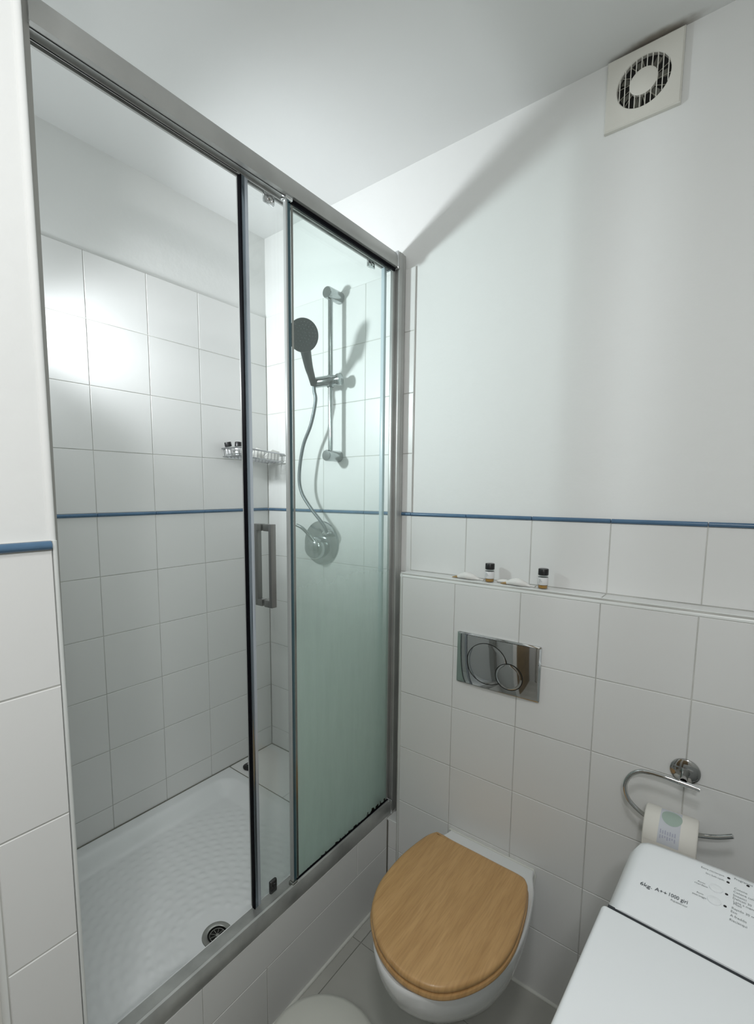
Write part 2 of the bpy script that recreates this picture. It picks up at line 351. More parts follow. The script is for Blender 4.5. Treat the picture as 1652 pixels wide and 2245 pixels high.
# second small doorway picture behind the camera (seen only in the chrome)
b = NB(); box(b, .42, 1.12, -2.298, -2.27, 0.0, 2.05, .002); box(b, .5, 1.04, -2.27, -2.262, 1.15, 1.9, .003); box(b, .5, 1.04, -2.27, -2.262, .15, 1.0, .003); struct('door_2', b, BROWN)
b = NB(); box(b, .34, .419, -2.298, -2.255, 0.0, 2.13, .002); box(b, 1.121, 1.2, -2.298, -2.255, 0.0, 2.13, .002); box(b, .419, 1.121, -2.298, -2.255, 2.051, 2.13, .002); struct('trim_1', b, DOORF)

# ---- wall_cistern : tiled box in front of the back wall with ledge
BX = 0.0925; BY = -0.0665
b = NB(); box(b, BX+.0095, 1.2999, BY+.007, 0.0055, 0.0, 1.2035); wall_cistern = struct('wall_cistern', b, PLAST)
grout(wall_cistern, BX+.001, 1.2995, BY+.0012, BY+.0075, 0.0, 1.198)
grout(wall_cistern, BX+.001, 1.2995, BY+.0014, 0.0, 1.2, 1.2093)
bc = [BX]+[0.2926+T*k for k in range(6)]
bz = [1.197-TZ*k for k in range(6, -1, -1)]
tiles(wall_cistern, (0, BY, 0), (1, 0, 0), (0, 0, 1), [BX+.0105]+bc[1:], bz)
tiles(wall_cistern, (0, 0, 1.2105), (1, 0, 0), (0, 1, 0), [BX+.001, .6925, 1.2995], [BY+.0080, -.001], th=.0014)
# left side of the box
tiles(wall_cistern, (BX, 0, 0), (0, -1, 0), (0, 0, 1), [0.001, -BY-.001], [.30+.1988*0]+bz[2:], th=.006)
# bullnose trims: along the ledge front, down the left edge
def bull(bm, pts, r, up):
    tube(bm, pts, r, 12)
b = NB(); s = []
for x in (BX+.002, 1.2995):
    s.append([Vector((x, BY+.0095+(-.0095)*math.sin(t) if True else 0, 1.1975+.013*math.cos(t) if False else 1.1985+.012*math.cos(t))) for t in [PI/2*k/8 for k in range(9)]]+[Vector((x, BY, 1.1975)), Vector((x, BY+.0095, 1.1975))])
loft(b, s); obj('edge_trim', b, TRIMT, wall_cistern, smooth=35)
quarter_trim(wall_cistern, BX+.0095, BY+.0095, 0.0, 1.2085, 0.0098, PI)
b = NB(); tube(b, [(BX+.01, BY-.001, .001), (1.29, BY-.001, .001)], .0065, 8); obj('sealant', b, SEAL, wall_cistern, smooth=60)

# ---- wall_shower_base : tiled plinth under the enclosure
PX = 0.053
b = NB(); box(b, -.03, PX-.007, -1.148, 0.0, 0.0, 0.3115); base = struct('wall_base', b, PLAST)
grout(base, PX-.0075, PX-.0012, -1.148, -.0, 0.0, .3115)
tiles(base, (PX, 0, 0), (0, 1, 0), (0, 0, 1), [-1.148, -.84, -.24, -.062], [.1945, .3125])
tiles(base, (PX, 0, 0), (0, 1, 0), (0, 0, 1), [-1.148, -.64, -.062], [.0035, .1945])
b = NB(); box(b, PX, BX, BY+.012, -0.001, 0.0, .2965); obj('infill', b, GROUT, base)
tiles(base, (0, -.0605, 0), (1, 0, 0), (0, 0, 1), [PX+.002, BX], [.0035, .1945, .2985])
tiles(base, (0, 0, .3035), (1, 0, 0), (0, 1, 0), [PX-.004, BX-.0005], [-.0615, -.0005], m=TRIMT)
b = NB(); tube(b, [(PX+.001, -.0635, .003), (PX+.0012, -.0635, .300)], .0013, 6); obj('stained_joint', b, mat('stained_grout', (.13, .12, .09), .9), base, smooth=60)
b = NB(); tube(b, [(PX+.002, -.0, .002), (PX+.002, -1.14, .002)], .0055, 8); obj('sealant', b, SEAL, base, smooth=60)

# ---- shower tray and the tiled shelf beyond it
tray = thing('shower_tray', 'white dimpled shower tray behind the sliding glass door', 'shower tray', (-.30, -.70, .27))
def sst(a, b_, x):
    t = min(1, max(0, (x-a)/(b_-a))); return t*t*(3-2*t)
x0, x1, y0, y1 = XL+.0012, -.002, -1.147, -.2435
DC = Vector((-.066, -.713))
def rr_dist(x, y, ax0, ax1, ay0, ay1, r):
    cx, cy = (ax0+ax1)/2, (ay0+ay1)/2; hx, hy = (ax1-ax0)/2-r, (ay1-ay0)/2-r
    qx, qy = abs(x-cx)-hx, abs(y-cy)-hy
    return math.hypot(max(qx, 0), max(qy, 0))+min(max(qx, qy), 0)-r
bm = NB(); NX, NY = 150, 215; g = []
for i in range(NX+1):
    row = []
    for j in range(NY+1):
        x = x0+(x1-x0)*i/NX; y = y0+(y1-y0)*j/NY
        d = -rr_dist(x, y, x0+.040, x1-.012, y0+.04, y1-.035, .075)      # inside distance
        z = .3215-.043*sst(-.006, .062, d)-.006*sst(.02, .22, d)
        dr = math.hypot(x-DC.x, y-DC.y); z = z+(.2735-z)*(1-sst(.046, .14, dr))
        if d > .035 and dr > .065:
            th = math.atan2(y-DC.y, x-DC.x); ring = dr/.027; k = int(ring); nseg = max(6, int(2*PI*(k+.5)*.027/.040)); s = th*nseg/(2*PI)+(.5 if k % 2 else 0)+.35*math.sin(k*2.1+th*3)
            f = (.5-.5*math.cos(2*PI*ring))*(.5-.5*math.cos(2*PI*s)); z += .0027*f*sst(.035, .07, d)*sst(.065, .10, dr)*(1-sst(.46, .56, dr))
        row.append(bm.verts.new((x, y, z)))
    g.append(row)
kill = []
for i in range(NX):
    for j in range(NY):
        c = (g[i][j].co+g[i+1][j+1].co)/2
        if math.hypot(c.x-DC.x, c.y-DC.y) < .030: continue
        bm.faces.new((g[i][j], g[i+1][j], g[i+1][j+1], g[i][j+1]))
bmesh.ops.delete(bm, geom=[v for v in bm.verts if not v.link_faces], context='VERTS')
obj('basin', bm, TRAYM, tray, smooth=180)
b = NB(); lathe(b, [(.0405, -.0035), (.0415, -.001), (.040, .0012), (.030, .0018), (.0265, .0002), (.0262, -.012), (0, -.0125)], (DC.x, DC.y, .2742), (0, 0, 1), 40)
drain = obj('drain_flange', b, CHROME_D, tray, smooth=40)
b = NB(); lathe(b, [(0, 0), (.0262, 0)], (DC.x, DC.y, .2675), (0, 0, 1), 32); obj('drain_hole', b, DARK, drain)
b = NB()
def ringtube(bm, c, r, rt, n=32): tube(bm, [Vector(c)+Vector((math.cos(2*PI*k/n)*r, math.sin(2*PI*k/n)*r, 0)) for k in range(n+1)], rt, 6, cap=False)
ringtube(b, (DC.x, DC.y, .2728), .0205, .0010)
for k in range(9):
    a = 2*PI*k/9+.2; tube(b, [(DC.x+.004*math.cos(a), DC.y+.004*math.sin(a), .2728), (DC.x+.0205*math.cos(a), DC.y+.0205*math.sin(a), .2728)], .0009, 6)
lathe(b, [(0, .0015), (.0045, .001), (.005, -.001)], (DC.x, DC.y, .2728), (0, 0, 1), 16)
obj('drain_grate', b, CHROME_D, drain, smooth=40)
b = NB(); box(b, XL, -.005, -.2420, 0.0, 0.0, .3165); shelf = struct('wall_shelf', b, GROUT)
tiles(shelf, (0, 0, .3215), (1, 0, 0), (0, 1, 0), [XL+.001, -.306, -.03], [-.2415, -.001], th=.005)
b = NB(); tube(b, [(XL+.002, -.24, .3225), (XL+.002, -.002, .3225), (-.03, -.002, .3225)], .0022, 6); obj('dark_sealant', b, mat('stained_sealant', (.20, .20, .16), .8), shelf, smooth=60)
b = NB(); tube(b, [(XL+.0025, -1.14, .3225), (XL+.0025, -.244, .3225), (-.03, -.2435, .3225)], .0019, 6); obj('dark_sealant', b, bpy.data.materials['stained_sealant'], tray, smooth=60)
# plug on the shelf
plug = thing('sink_plug', 'round black rubber plug lying on the tiled shelf beside the black door seal', 'plug', (-.558, -.192, .3215))
b = NB(); lathe(b, [(0, 0), (.024, 0), (.027, .002), (.027, .006), (.024, .0085), (0, .0095)], (-.558, -.192, .3215), (0, 0, 1), 28); obj('disc', b, BLACK, plug, smooth=40)
b = NB(); lathe(b, [(0, 0), (.0025, 0), (.0025, .004), (.004, .006), (.003, .009), (0, .010)], (-.560, -.197, .3307), (0, 0, 1), 16); obj('knob', b, CHROME, plug, smooth=60)

# ------------------------------------------------------------------ shower screen
scr = thing('shower_screen', 'aluminium framed shower screen with a hazy greenish fixed glass pane', 'shower screen', (.03, -.55, .3125))
def section_y(bm, prof, ya, yb):
    loft(bm, [[Vector((x, y, z)) for x, z in prof] for y in (ya, yb)])
b = NB()     # top rail: gently bowed face, channel underneath
face = [(.053, 2.196), (.0545, 2.203), (.0545, 2.214), (.053, 2.228), (.049, 2.239), (.040, 2.243), (.004, 2.243), (.004, 2.196), (.0085, 2.196), (.0085, 2.206), (.0165, 2.206), (.0165, 2.196), (.0195, 2.196), (.0195, 2.2005), (.0395, 2.2005), (.0395, 2.196)]
section_y(b, face, -1.082, -.048); obj('top_rail', b, ALU, scr, smooth=30)
b = NB(); box(b, .0400, .0405, -1.08, -.5, 2.1950, 2.1965); box(b, .0192, .0198, -1.08, -.66, 2.1950, 2.1965); obj('track_seam', b, RUBBER, scr)
b = NB()
bot = [(.053, .313), (.0555, .318), (.0555, .335), (.053, .352), (.049, .3605), (.044, .3625), (.041, .3615), (.040, .3560), (.030, .3545), (.004, .3500), (.0015, .346), (.0, .3225), (.004, .3215), (.004, .3135)]
section_y(b, bot, -1.088, -.045); obj('bottom_rail', b, mat('worn_chrome_sill', (.55, .56, .54), .30, metal=.5, mott=.45, mscale=9), scr, smooth=30)
for s in (0, 1):
    b = NB()
    if s:   # far profile against wall_back
        box(b, .016, .0565, -.013, -.0005, .3045, 2.243, .0015); box(b, .0215, .0515, -.031, -.012, .318, 2.243, .003, 3)
        box(b, .029, .040, -.050, -.029, .355, 2.2, .0015)
        box(b, .0480, .0560, -.036, -.011, .318, 2.246, .003, 3)
    else:   # near profile against wall_entrance, slightly out of plumb
        secs = []
        for z, yy in ((.3135, -1.0935), (2.243, -1.079)):
            secs.append([Vector((x, y, z)) for x, y in ((.0, -1.148), (.05, -1.148), (.05, yy-.014), (.046, yy-.012), (.046, yy), (.004, yy), (.004, yy-.012), (.0, yy-.014))])
        loft(b, secs)
    obj('wall_profile', b, ALU if s else mat('grey_profile', (.42, .42, .40), .45, metal=.6), scr, smooth=30)
b = NB(); box(b, .0035, .0572, -.0475, -.0405, 2.19, 2.2455, .003, 3); obj('rail_end_cap', b, CHROME, scr, smooth=30)
b = NB(); box(b, .0012, .0585, -.0445, -.038, .3122, .366, .003, 3); obj('sill_end_cap', b, CHROME, scr, smooth=30)
b = NB(); box(b, .0320, .0380, -.524, -.048, .3555, 2.1985); fp = obj('fixed_pane', b, GLASS_F, scr, label='fixed pane of greenish glass clouded with soap film')
b = NB(); box(b, .0295, .0400, -.5275, -.5215, .356, 2.188, .001); e1 = obj('pane_edge_strip', b, CLEARP, fp, smooth=30)
b = NB(); box(b, .0385, .0402, -.5215, -.5125, .358, 2.188); obj('dark_edge_band', b, BLUEG, fp)
b = NB(); box(b, .0405, .0413, -.5115, -.5045, .358, 2.188); 
obj('grey_edge_strip', b, CHROME_D, fp)  # thin dull chrome strip next to the dark glass edge
b = NB(); box(b, .0385, .0440, -.52, -.045, 2.186, 2.1962); obj('top_gasket', b, RUBBER, fp)
b = NB(); box(b, .0385, .0425, -.515, -.045, .3600, .3650); obj('bottom_gasket', b, RUBBER, fp)
b = NB()
for k in range(80):           # speckled mould above the bottom gasket
    t = random.random()**.7; y = -.51+.46*t; h = .001+.010*random.random()**2*(1.3 if t > .75 else .5)
    box(b, .0383, .0386, y, y+.002+.007*random.random(), .363, .364+h)
obj('mould_specks', b, MOULD, fp, kind='stuff')
b = NB(); box(b, .030, .050, -.536, -.512, 2.186, 2.200, .0025, 3); obj('corner_clip', b, CHROME, scr, smooth=30)
b = NB(); box(b, .0285, .0475, -.534, -.514, .3535, .366, .0025, 3); obj('corner_clip', b, CHROME_D, scr, smooth=30)

door = thing('sliding_shower_door', 'clear glass sliding shower door with black seal and square steel handle, pushed half open', 'shower door', (.012, -.36, .352))
b = NB(); box(b, .0095, .0150, -.628, -.062, .365, 2.195); pane = obj('sliding_pane', b, GLASS_S, door)
b = NB(); box(b, .0030, .0080, -.6500, -.6400, .358, 2.197, .0008); obj('white_lip', b, CLEARP, door, smooth=30)
b = NB(); box(b, .0081, .0200, -.6510, -.6482, .356, 2.197, .0006); obj('black_seal', b, RUBBER, door, smooth=30)
b = NB(); box(b, .0081, .0205, -.6481, -.6385, .358, 2.197, .0012); obj('edge_profile', b, mat('blue_grey_chrome', (.28, .33, .38), .16, metal=.9), door, smooth=30)
b = NB(); box(b, .0081, .0195, -.6384, -.6285, .358, 2.197, .0012); obj('clear_edge', b, mat('pale_blue_strip', (.55, .60, .66), .2, metal=.3), door, smooth=30)
b = NB(); box(b, .0060, .0190, -.0690, -.0560, .358, 2.197, .0015); obj('rear_edge_seal', b, mat('grey_blue_seal', (.50, .58, .62), .3), door, smooth=30)
hd = thing('x', '', '', (0, 0, 0)); bpy.data.objects.remove(hd)
b = NB()
box(b, .0360, .0460, -.5975, -.5805, 1.181, 1.3965, .0010)
box(b, .0166, .0362, -.5975, -.5805, 1.3785, 1.3965, .0010); box(b, .0166, .0362, -.5975, -.5805, 1.181, 1.1995, .0010)
h = obj('handle', b, BRUSH, door, smooth=30, label='square D-shaped steel handle')
b = NB(); box(b, -.0180, -.0090, -.5975, -.5805, 1.181, 1.3965, .0010); box(b, -.0092, .0080, -.5975, -.5805, 1.3785, 1.3965, .001); box(b, -.0092, .0080, -.5975, -.5805, 1.181, 1.1995, .001)  # solid bars standing in for the outer handle's reflection in the glass
obj('handle_reflection', b, BRUSH, door, smooth=30)
for (y, z) in ((-.565, 2.188), (-.145, 2.186), (-.585, .372), (-.10, .372)):
    b = NB()
    if z > 1:
        box(b, .0155, .024, y-.016, y+.016, z-.019, z+.004, .002); lathe(b, [(0, 0), (.006, 0), (.006, .004), (0, .005)], (.024, y, z-.008), (1, 0, 0), 16)
    else:
        box(b, .0155, .026, y-.014, y+.012, z-.009, z+.030, .005, 3); lathe(b, [(0, 0), (.0065, 0), (.006, .003), (0, .004)], (.026, y, z+.016), (1, 0, 0), 16)
    obj('roller', b, CHROME if z > 1 else mat('black_chrome', (.08, .08, .08), .2, metal=.7), door, smooth=30)

# ------------------------------------------------------------------ shower fittings
rail = thing('shower_riser_rail', 'chrome riser rail with two round wall brackets in the shower', 'shower rail', (-.222, -.055, 1.61))
RXC, RY = -.222, -.056
b = NB(); tube(b, [(RXC, RY, 1.612), (RXC, RY, 2.175)], .0088, 20); obj('pole', b, CHROME_S, rail, smooth=60)
for z in (1.612, 2.180):
    b = NB(); lathe(b, [(0, 0), (.0190, 0), (.0205, .002), (.0205, .072), (.0185, .0765), (0, .078)], (RXC-(.004 if z < 2 else 0), -.0005, z), (0, -1, 0), 32); obj('bracket', b, CHROME_S, rail, smooth=40)
b = NB(); lathe(b, [(0, -.002), (.010, 0), (.0165, .005), (.0192, .013), (.0195, .078), (.0170, .082), (.0170, .096), (.0205, .098), (.0215, .101), (.0215, .107), (.018, .1095), (0, .1105)], (-.2885, -.075, 1.878), Vector((1.0, 0.25, .03)), 28)
lathe(b, [(.0120, 0), (.0135, .002), (.0135, .040), (.012, .042)], (RXC, RY, 1.857), (0, 0, 1), 20)
sl = obj('slider', b, CHROME_S, rail, smooth=40)
b = NB(); lathe(b, [(0, 0), (.0215, 0), (.0215, .004), (.019, .006), (0, .0065)], (-.1835, -.0487, 1.8812), Vector((1.0, 0.25, .03)), 28); obj('clamp_knob', b, mat('pale_chrome', (.42, .46, .46), .25, metal=.7), sl, smooth=40)

hs = thing('hand_shower', 'black round hand shower clipped in the chrome slider', 'shower head', (-.275, -.082, 1.86))
Hc = Vector((-.206, -.215, 1.996)); base_p = Vector((-.276, -.088, 1.868))
b = NB()
pts = spline([base_p, base_p+Vector((.008, -.020, .026)), Vector((-.250, -.140, 1.915)), Vector((-.228, -.176, 1.948)), Hc+Vector((-.008, .014, -.012))], 6)
rs = [.0108+.0025*math.sin(PI*min(1, i/(len(pts)-1)))+.0115*(i/(len(pts)-1))**3 for i in range(len(pts))]
tube(b, pts, rs, 16)
N = Vector((.86, -.46, -.24)).normalized()
lathe(b, [(0, -.026), (.020, -.0245), (.036, -.018), (.047, -.010), (.0525, -.002), (.0535, .004), (.0520, .008), (.047, .0095), (0, .0100)], Hc, N, 40)
obj('handle', b, BLACKM, hs, smooth=50)
b = NB()
u, v = frame(N)
for rr_, nn in ((.010, 6), (.021, 12), (.032, 18), (.042, 24)):
    for k in range(nn):
        a = 2*PI*k/nn; c = Hc+N*.0098+(u*math.cos(a)+v*math.sin(a))*rr_; lathe(b, [(.0013, 0), (.001, .0012), (0, .0014)], c, N, 6)
obj('nozzles', b, mat('grey_nozzle', (.07, .08, .085), .5), hs, kind='stuff')
hose = NB()
hp = [(-.2765, -.086, 1.868), (-.277, -.083, 1.845), (-.274, -.080, 1.81), (-.299, -.078, 1.73), (-.341, -.078, 1.65), (-.362, -.078, 1.546), (-.350, -.078, 1.476), (-.300, -.075, 1.412), (-.262, -.070, 1.372), (-.243, -.064, 1.345), (-.241, -.055, 1.327)]
tube(hose, spline(hp, 8), .0066, 14)
ho = obj('shower_hose', hose, mat('grey_flexible_hose', (.16, .18, .19), .35, metal=.5, bump=.3, bscale=300), smooth=60)
ho['label'] = 'grey flexible hose hanging from the hand shower to the valve'; ho['category'] = 'hose'
va = thing('shower_valve', 'round chrome shower mixer valve with a lever below the hose', 'shower valve', (-.3165, 0, 1.277))
b = NB(); lathe(b, [(.088, 0), (.0885, .003), (.086, .007), (.070, .012), (.050, .0155), (.040, .017), (0, .018)], (-.3165, -.0004, 1.277), (0, -1, 0), 56); obj('wall_plate', b, CHROME_S, va, smooth=40)
b = NB(); lathe(b, [(.045, .014), (.046, .030), (.044, .050), (.038, .060), (.024, .0665), (0, .069)], (-.3165, -.0, 1.262), Vector((.05, -1, -.03)), 40); cp = obj('lever_hub', b, CHROME_S, va, smooth=50)
b = NB(); tube(b, spline([(-.300, -.056, 1.285), (-.322, -.066, 1.312), (-.350, -.075, 1.338), (-.375, -.082, 1.350)], 5), [.008]*6+[.007]*6+[.0065]*4, 12); obj('lever', b, mat('dark_chrome', (.30, .32, .32), .15, metal=1), va, smooth=60)
b = NB(); tube(b, [(-.262, -.012, 1.318), (-.262, -.040, 1.318), (-.252, -.054, 1.322), (-.241, -.056, 1.329)], [.012, .012, .0105, .0095], 14); obj('outlet', b, CHROME, va, smooth=60)

# ---- wire basket in the corner
BKX0, BKX1, BKY0, BKY1 = -.622, -.512, -.243, -.012
bk = thing('wire_basket', 'chrome wire basket in the shower corner, partly behind the door edge', 'shower basket', (-.567, -.13, 1.61))
zt, zb_ = 1.643, 1.612
b = NB()
def loop(z, r, i=0): tube(b, [(BKX0+i, BKY0+i, z+.004), (BKX1-i, BKY0+i, z+.004), (BKX1-i, BKY1-i, z-.010), (BKX0+i, BKY1-i, z-.010), (BKX0+i, BKY0+i, z+.004)], r, 8, cap=False)
loop(zt, .0030); loop(zb_, .0024, .004)
obj('rim', b, MESHM, bk, smooth=60)
b = NB()
ny = 13
for k in range(ny+1):
    y = BKY0+(BKY1-BKY0)*k/ny; dz = .004-.014*k/ny
    tube(b, [(BKX1, y, zt+dz), (BKX1-.004, y, zb_+dz), (BKX0+.004, y, zb_+dz)], .0013, 6)
for k in range(5):
    x = BKX0+(BKX1-BKX0)*(k+.5)/5; tube(b, [(x, BKY0, zt+.004), (x, BKY0+.004, zb_+.004)], .0013, 6)
    tube(b, [(x, BKY0+.004, zb_+.002), (x, BKY1-.004, zb_-.012)], .0013, 6)
obj('wires', b, MESHM, bk, smooth=60)
for y in (BKY0+.05, BKY1-.05):
    b = NB(); tube(b, [(BKX0, y, zt), (BKX0-.006, y, zt+.002)], .004, 8); obj('wall_fixing', b, CHROME, bk, smooth=60)

# ---- mini bottles
def make_bottle(label, group, loc, rot=(0, 0, 0), fill=.010, liquid=AMBER):
    t = thing('mini_bottle', label, 'bottle', loc, group); t.rotation_euler = rot
    b = NB(); lathe(b, [(0, 0.0004), (.0118, .0004), (.0130, .002), (.0132, .031), (.0126, .0345), (.0095, .0375), (.0095, .040), (0, .040)], (0, 0, 0), (0, 0, 1), 24); obj('body', b, BGLASS, t, smooth=40, world=False)
    b = NB(); lathe(b, [(0, .0020), (.0117, .0022), (.0119, fill), (0, fill)], (0, 0, 0), (0, 0, 1), 20); obj('liquid', b, liquid, t, smooth=40, world=False)
    b = NB(); lathe(b, [(.01325, .0115), (.0134, .0117), (.0134, .0320), (.01325, .0322)], (0, 0, 0), (0, 0, 1), 24); lb = obj('bottle_label', b, LABELM, t, smooth=40, world=False)
    b = NB()
    for k, (a, z0, z1) in enumerate(((-.25, .020, .028), (-.05, .016, .029), (.12, .021, .027), (.3, .019, .023))):
        a2 = a-1.85; p = Vector((math.cos(a2)*.01350, math.sin(a2)*.01350, 0)); tube(b, [p+Vector((0, 0, z0)), p+Vector((0, 0, z1))], .0003, 4)
    obj('print', b, INK2, lb, world=False)
    b = NB(); lathe(b, [(0, .0385), (.0128, .0385), (.0134, .0392), (.0134, .0545), (.0126, .0560), (0, .0562)], (0, 0, 0), (0, 0, 1), 28); obj('cap', b, BLACK, t, smooth=40, world=False)
    return t
make_bottle('tiny toiletry bottle with black cap on the ledge, between the two white packets', 'mini bottles on the ledge', (.389, -.036, 1.2107))
make_bottle('tiny black-capped toiletry bottle on the ledge, at the right of both white packets', 'mini bottles on the ledge', (.542, -.036, 1.2107))
make_bottle('black-capped mini bottle leaning left in the wire basket', 'mini bottles in the basket', (-.597, -.222, 1.6165), (math.radians(13), 0, 0), .008, LABELM)
make_bottle('black-capped mini bottle upright in the wire basket, beside the leaning one', 'mini bottles in the basket', (-.566, -.210, 1.6155), (math.radians(-3), 0, 0), .008, LABELM)
# ---- wrapped packets
def packet(label, x0, xe, y, z, seed, flip=False):
    t = thing('wrapped_packet', label, 'packet', ((x0+xe)/2, y, z), 'wrapped packets on the ledge')
    L = xe-x0; n = 22; secs = []; rnd = random.Random(seed)
    for i in range(n+1):
        s = i/n; x = x0+L*(.14+.86*s)
        hw = (.0045+.0125*math.sin(PI*min(1, s*1.35))**.8 if s*1.35 < 1 else .0045+.003*math.sin(s*26))*(1 if s < .8 else 1+.5*(s-.8)/.2)
        hh = .0032+.0075*math.sin(PI*min(1, s*1.25))**.9 if s*1.25 < 1 else .0018
        lift = .0004 + (.002 if s > .8 else 0)*abs(math.sin(s*20))
        secs.append([Vector((x, y+hw*math.cos(a)+.002*math.sin(s*9)+rnd.uniform(-.0007, .0007), z+lift+hh*(1+math.sin(a))+rnd.uniform(0, .0007))) for a in [2*PI*k/14 for k in range(14)]])
    b = NB(); loft(b, secs); obj('wrapper', b, PAPER, t, smooth=50)
    b = NB(); secs = []
    for s in (0, .5, 1.0):
        hw = .0015+.007*s; hh = .001+.0035*s; x = x0+L*.19*s
        secs.append([Vector((x, y+hw*math.cos(a), z+.0006+hh*(1+math.sin(a)))) for a in [2*PI*k/10 for k in range(10)]])
    loft(b, secs); obj('tip', b, TAN, t, smooth=50)
    return t
packet('white tissue-wrapped packet with a tan tip on the ledge, left of the first mini bottle', .268, .372, -.036, 1.2107, 1)
packet('white tissue-wrapped packet with a tan tip on the ledge, between the two mini bottles', .425, .524, -.042, 1.2107, 2)
b = NB(); s_ = []
for i in range(8):
    s = i/7; x = .4085+.040*s; s_.append([Vector((x, -.024+(.006+.006*math.sin(s*3))*math.cos(a), 1.2109+(.0015+.004*math.sin(PI*(.15+.7*s)))*(1+math.sin(a)))) for a in [2*PI*k/10 for k in range(10)]])
loft(b, s_); scrap = obj('paper_scrap', b, PAPER, smooth=50); scrap['label'] = 'small crumpled white wrapper scrap behind the second packet on the ledge'; scrap['category'] = 'paper'
# sachets standing in the basket
for k, (pa, lab) in enumerate(((((-.600, -.125), (-.575, -.070), .046), 'white paper sachet standing in the wire basket beside the bottles'), (((-.545, -.095), (-.535, -.018), .040), 'white paper sachet at the right end of the wire basket'))):
    (ax, ay), (bx_, by_), hh = pa; b = NB()
    v = [Vector((ax, ay, 1.613)), Vector((bx_, by_, 1.609)), Vector((bx_, by_, 1.613+hh*.8)), Vector(((ax+bx_)/2, (ay+by_)/2, 1.613+hh)), Vector((ax, ay, 1.613+hh*.3))]
    off = Vector((.003, .001, 0)); mid = sum(v, Vector())/5
    secs = [[p for p in v], [mid+(p-mid)*.9+off for p in v]]
    loft(b, secs); o = obj('paper_sachet', b, PAPER, smooth=30); o['label'] = lab; o['category'] = 'sachet'; o['group'] = 'sachets in the basket'

# ------------------------------------------------------------------ flush plate
fl = thing('flush_plate', 'mirror-polished chrome dual flush plate on the tiled cistern wall', 'flush plate', (.433, BY, .973))
FX0, FX1, FZ0, FZ1 = .3095, .5575, .8935, 1.0530; FY = BY-.0105
b = NB()
def rrect(x0, x1, z0, z1, r, y, n=5):
    out = []
    for cx, cz, a0 in ((x1-r, z1-r, 0), (x0+r, z1-r, PI/2), (x0+r, z0+r, PI), (x1-r, z0+r, 3*PI/2)):
        for k in range(n+1): a = a0+PI/2*k/n; out.append(Vector((cx+r*math.cos(a), y, cz+r*math.sin(a))))
    return out
def py(x, z):
    u = (x-(FX0+FX1)/2)/((FX1-FX0)/2); w = (z-(FZ0+FZ1)/2)/((FZ1-FZ0)/2)
    return BY-.0080-.0075*max(0, 1-u*u)**.8*.7-.0045*max(0, 1-w*w)**.8
loft(b, [rrect(FX0, FX1, FZ0, FZ1, .004, BY+.0005), rrect(FX0, FX1, FZ0, FZ1, .004, BY-.0055), rrect(FX0+.0045, FX1-.0045, FZ0+.0045, FZ1-.0045, .003, BY-.0078)], cap1=False)
t = bmesh.new(); nx_, nz_ = 48, 32; g = [[t.verts.new((FX0+.0045+(FX1-FX0-.009)*i/nx_, py(FX0+.0045+(FX1-FX0-.009)*i/nx_, FZ0+.0045+(FZ1-FZ0-.009)*j/nz_)+.0002, FZ0+.0045+(FZ1-FZ0-.009)*j/nz_)) for j in range(nz_+1)] for i in range(nx_+1)]
for i in range(nx_):
    for j in range(nz_): t.faces.new((g[i][j], g[i+1][j], g[i+1][j+1], g[i][j+1]))
merge(b, t); obj('plate', b, CHROME_P, fl, smooth=40)
for cx, cz, r, nm, dy in ((.4085, .973, .0615, 'large_button', .0006), (.4745, .950, .0385, 'small_button', .0016)):
    b = NB(); tube(b, [(cx+r*math.cos(a), py(cx+r*math.cos(a), cz+r*math.sin(a))-dy*.6, cz+r*math.sin(a)) for a in [2*PI*k/64 for k in range(65)]], .0011, 8, cap=False); obj('button_gap', b, DARK, fl, smooth=60)
    b = NB(); rr_ = [(r*q/10) for q in range(1, 11)]; cv = b.verts.new((cx, py(cx, cz)-dy, cz))
    rg = [[b.verts.new((cx+q*math.cos(a), py(cx+q*math.cos(a), cz+q*math.sin(a))-dy*(1 if q < r*.97 else .4), cz+q*math.sin(a))) for a in [2*PI*k/56 for k in range(56)]] for q in rr_]
    for k in range(56): b.faces.new((cv, rg[0][(k+1) % 56], rg[0][k]))
    for A, B_ in zip(rg, rg[1:]):
        for k in range(56): b.faces.new((A[k], A[(k+1) % 56], B_[(k+1) % 56], B_[k]))
    obj(nm, b, CHROME_P, fl, smooth=60)

# ------------------------------------------------------------------ toilet
wc = thing('toilet', 'white wall-hung toilet with a closed beech wood lid', 'toilet', (.436, BY, .08))
hwp = [(.0, .131), (.03, .137), (.075, .154), (.12, .164), (.175, .173), (.235, .178), (.29, .177), (.34, .168), (.39, .154), (.44, .129), (.485, .095), (.515, .058), (.528, .025), (.532, 0.0)]
half = spline([Vector((h, -d, 0)) for d, h in hwp], 4)
def outline(cx, sx, sy, z, off=0.0, y_back=BY):
    pts = []
    for p in half: pts.append(Vector((cx+p.x*sx+(off if p.x > 0 else 0), y_back+p.y*sy, z)))
    for p in half[-2::-1]: pts.append(Vector((cx-p.x*sx-off, y_back+p.y*sy, z)))
    return pts
b = NB()
secs = [outline(.436, sx, sy, z) for z, sx, sy in ((.3865, .955, .985), (.3880, .975, .992), (.3850, .995, .999), (.376, 1.0, 1.0), (.350, .985, .992), (.315, .95, .965), (.27, .885, .90), (.22, .80, .80), (.17, .71, .68), (.125, .63, .56), (.09, .55, .46), (.075, .45, .38))]
loft(b, secs); obj('bowl', b, PORC, wc, smooth=50)
b = NB(); tube(b, [(.300, BY-.002, .387), (.566, BY-.002, .387), (.570, BY-.003, .375), (.566, BY-.003, .33)], .0035, 8); obj('sealant', b, SEAL, wc, smooth=60)
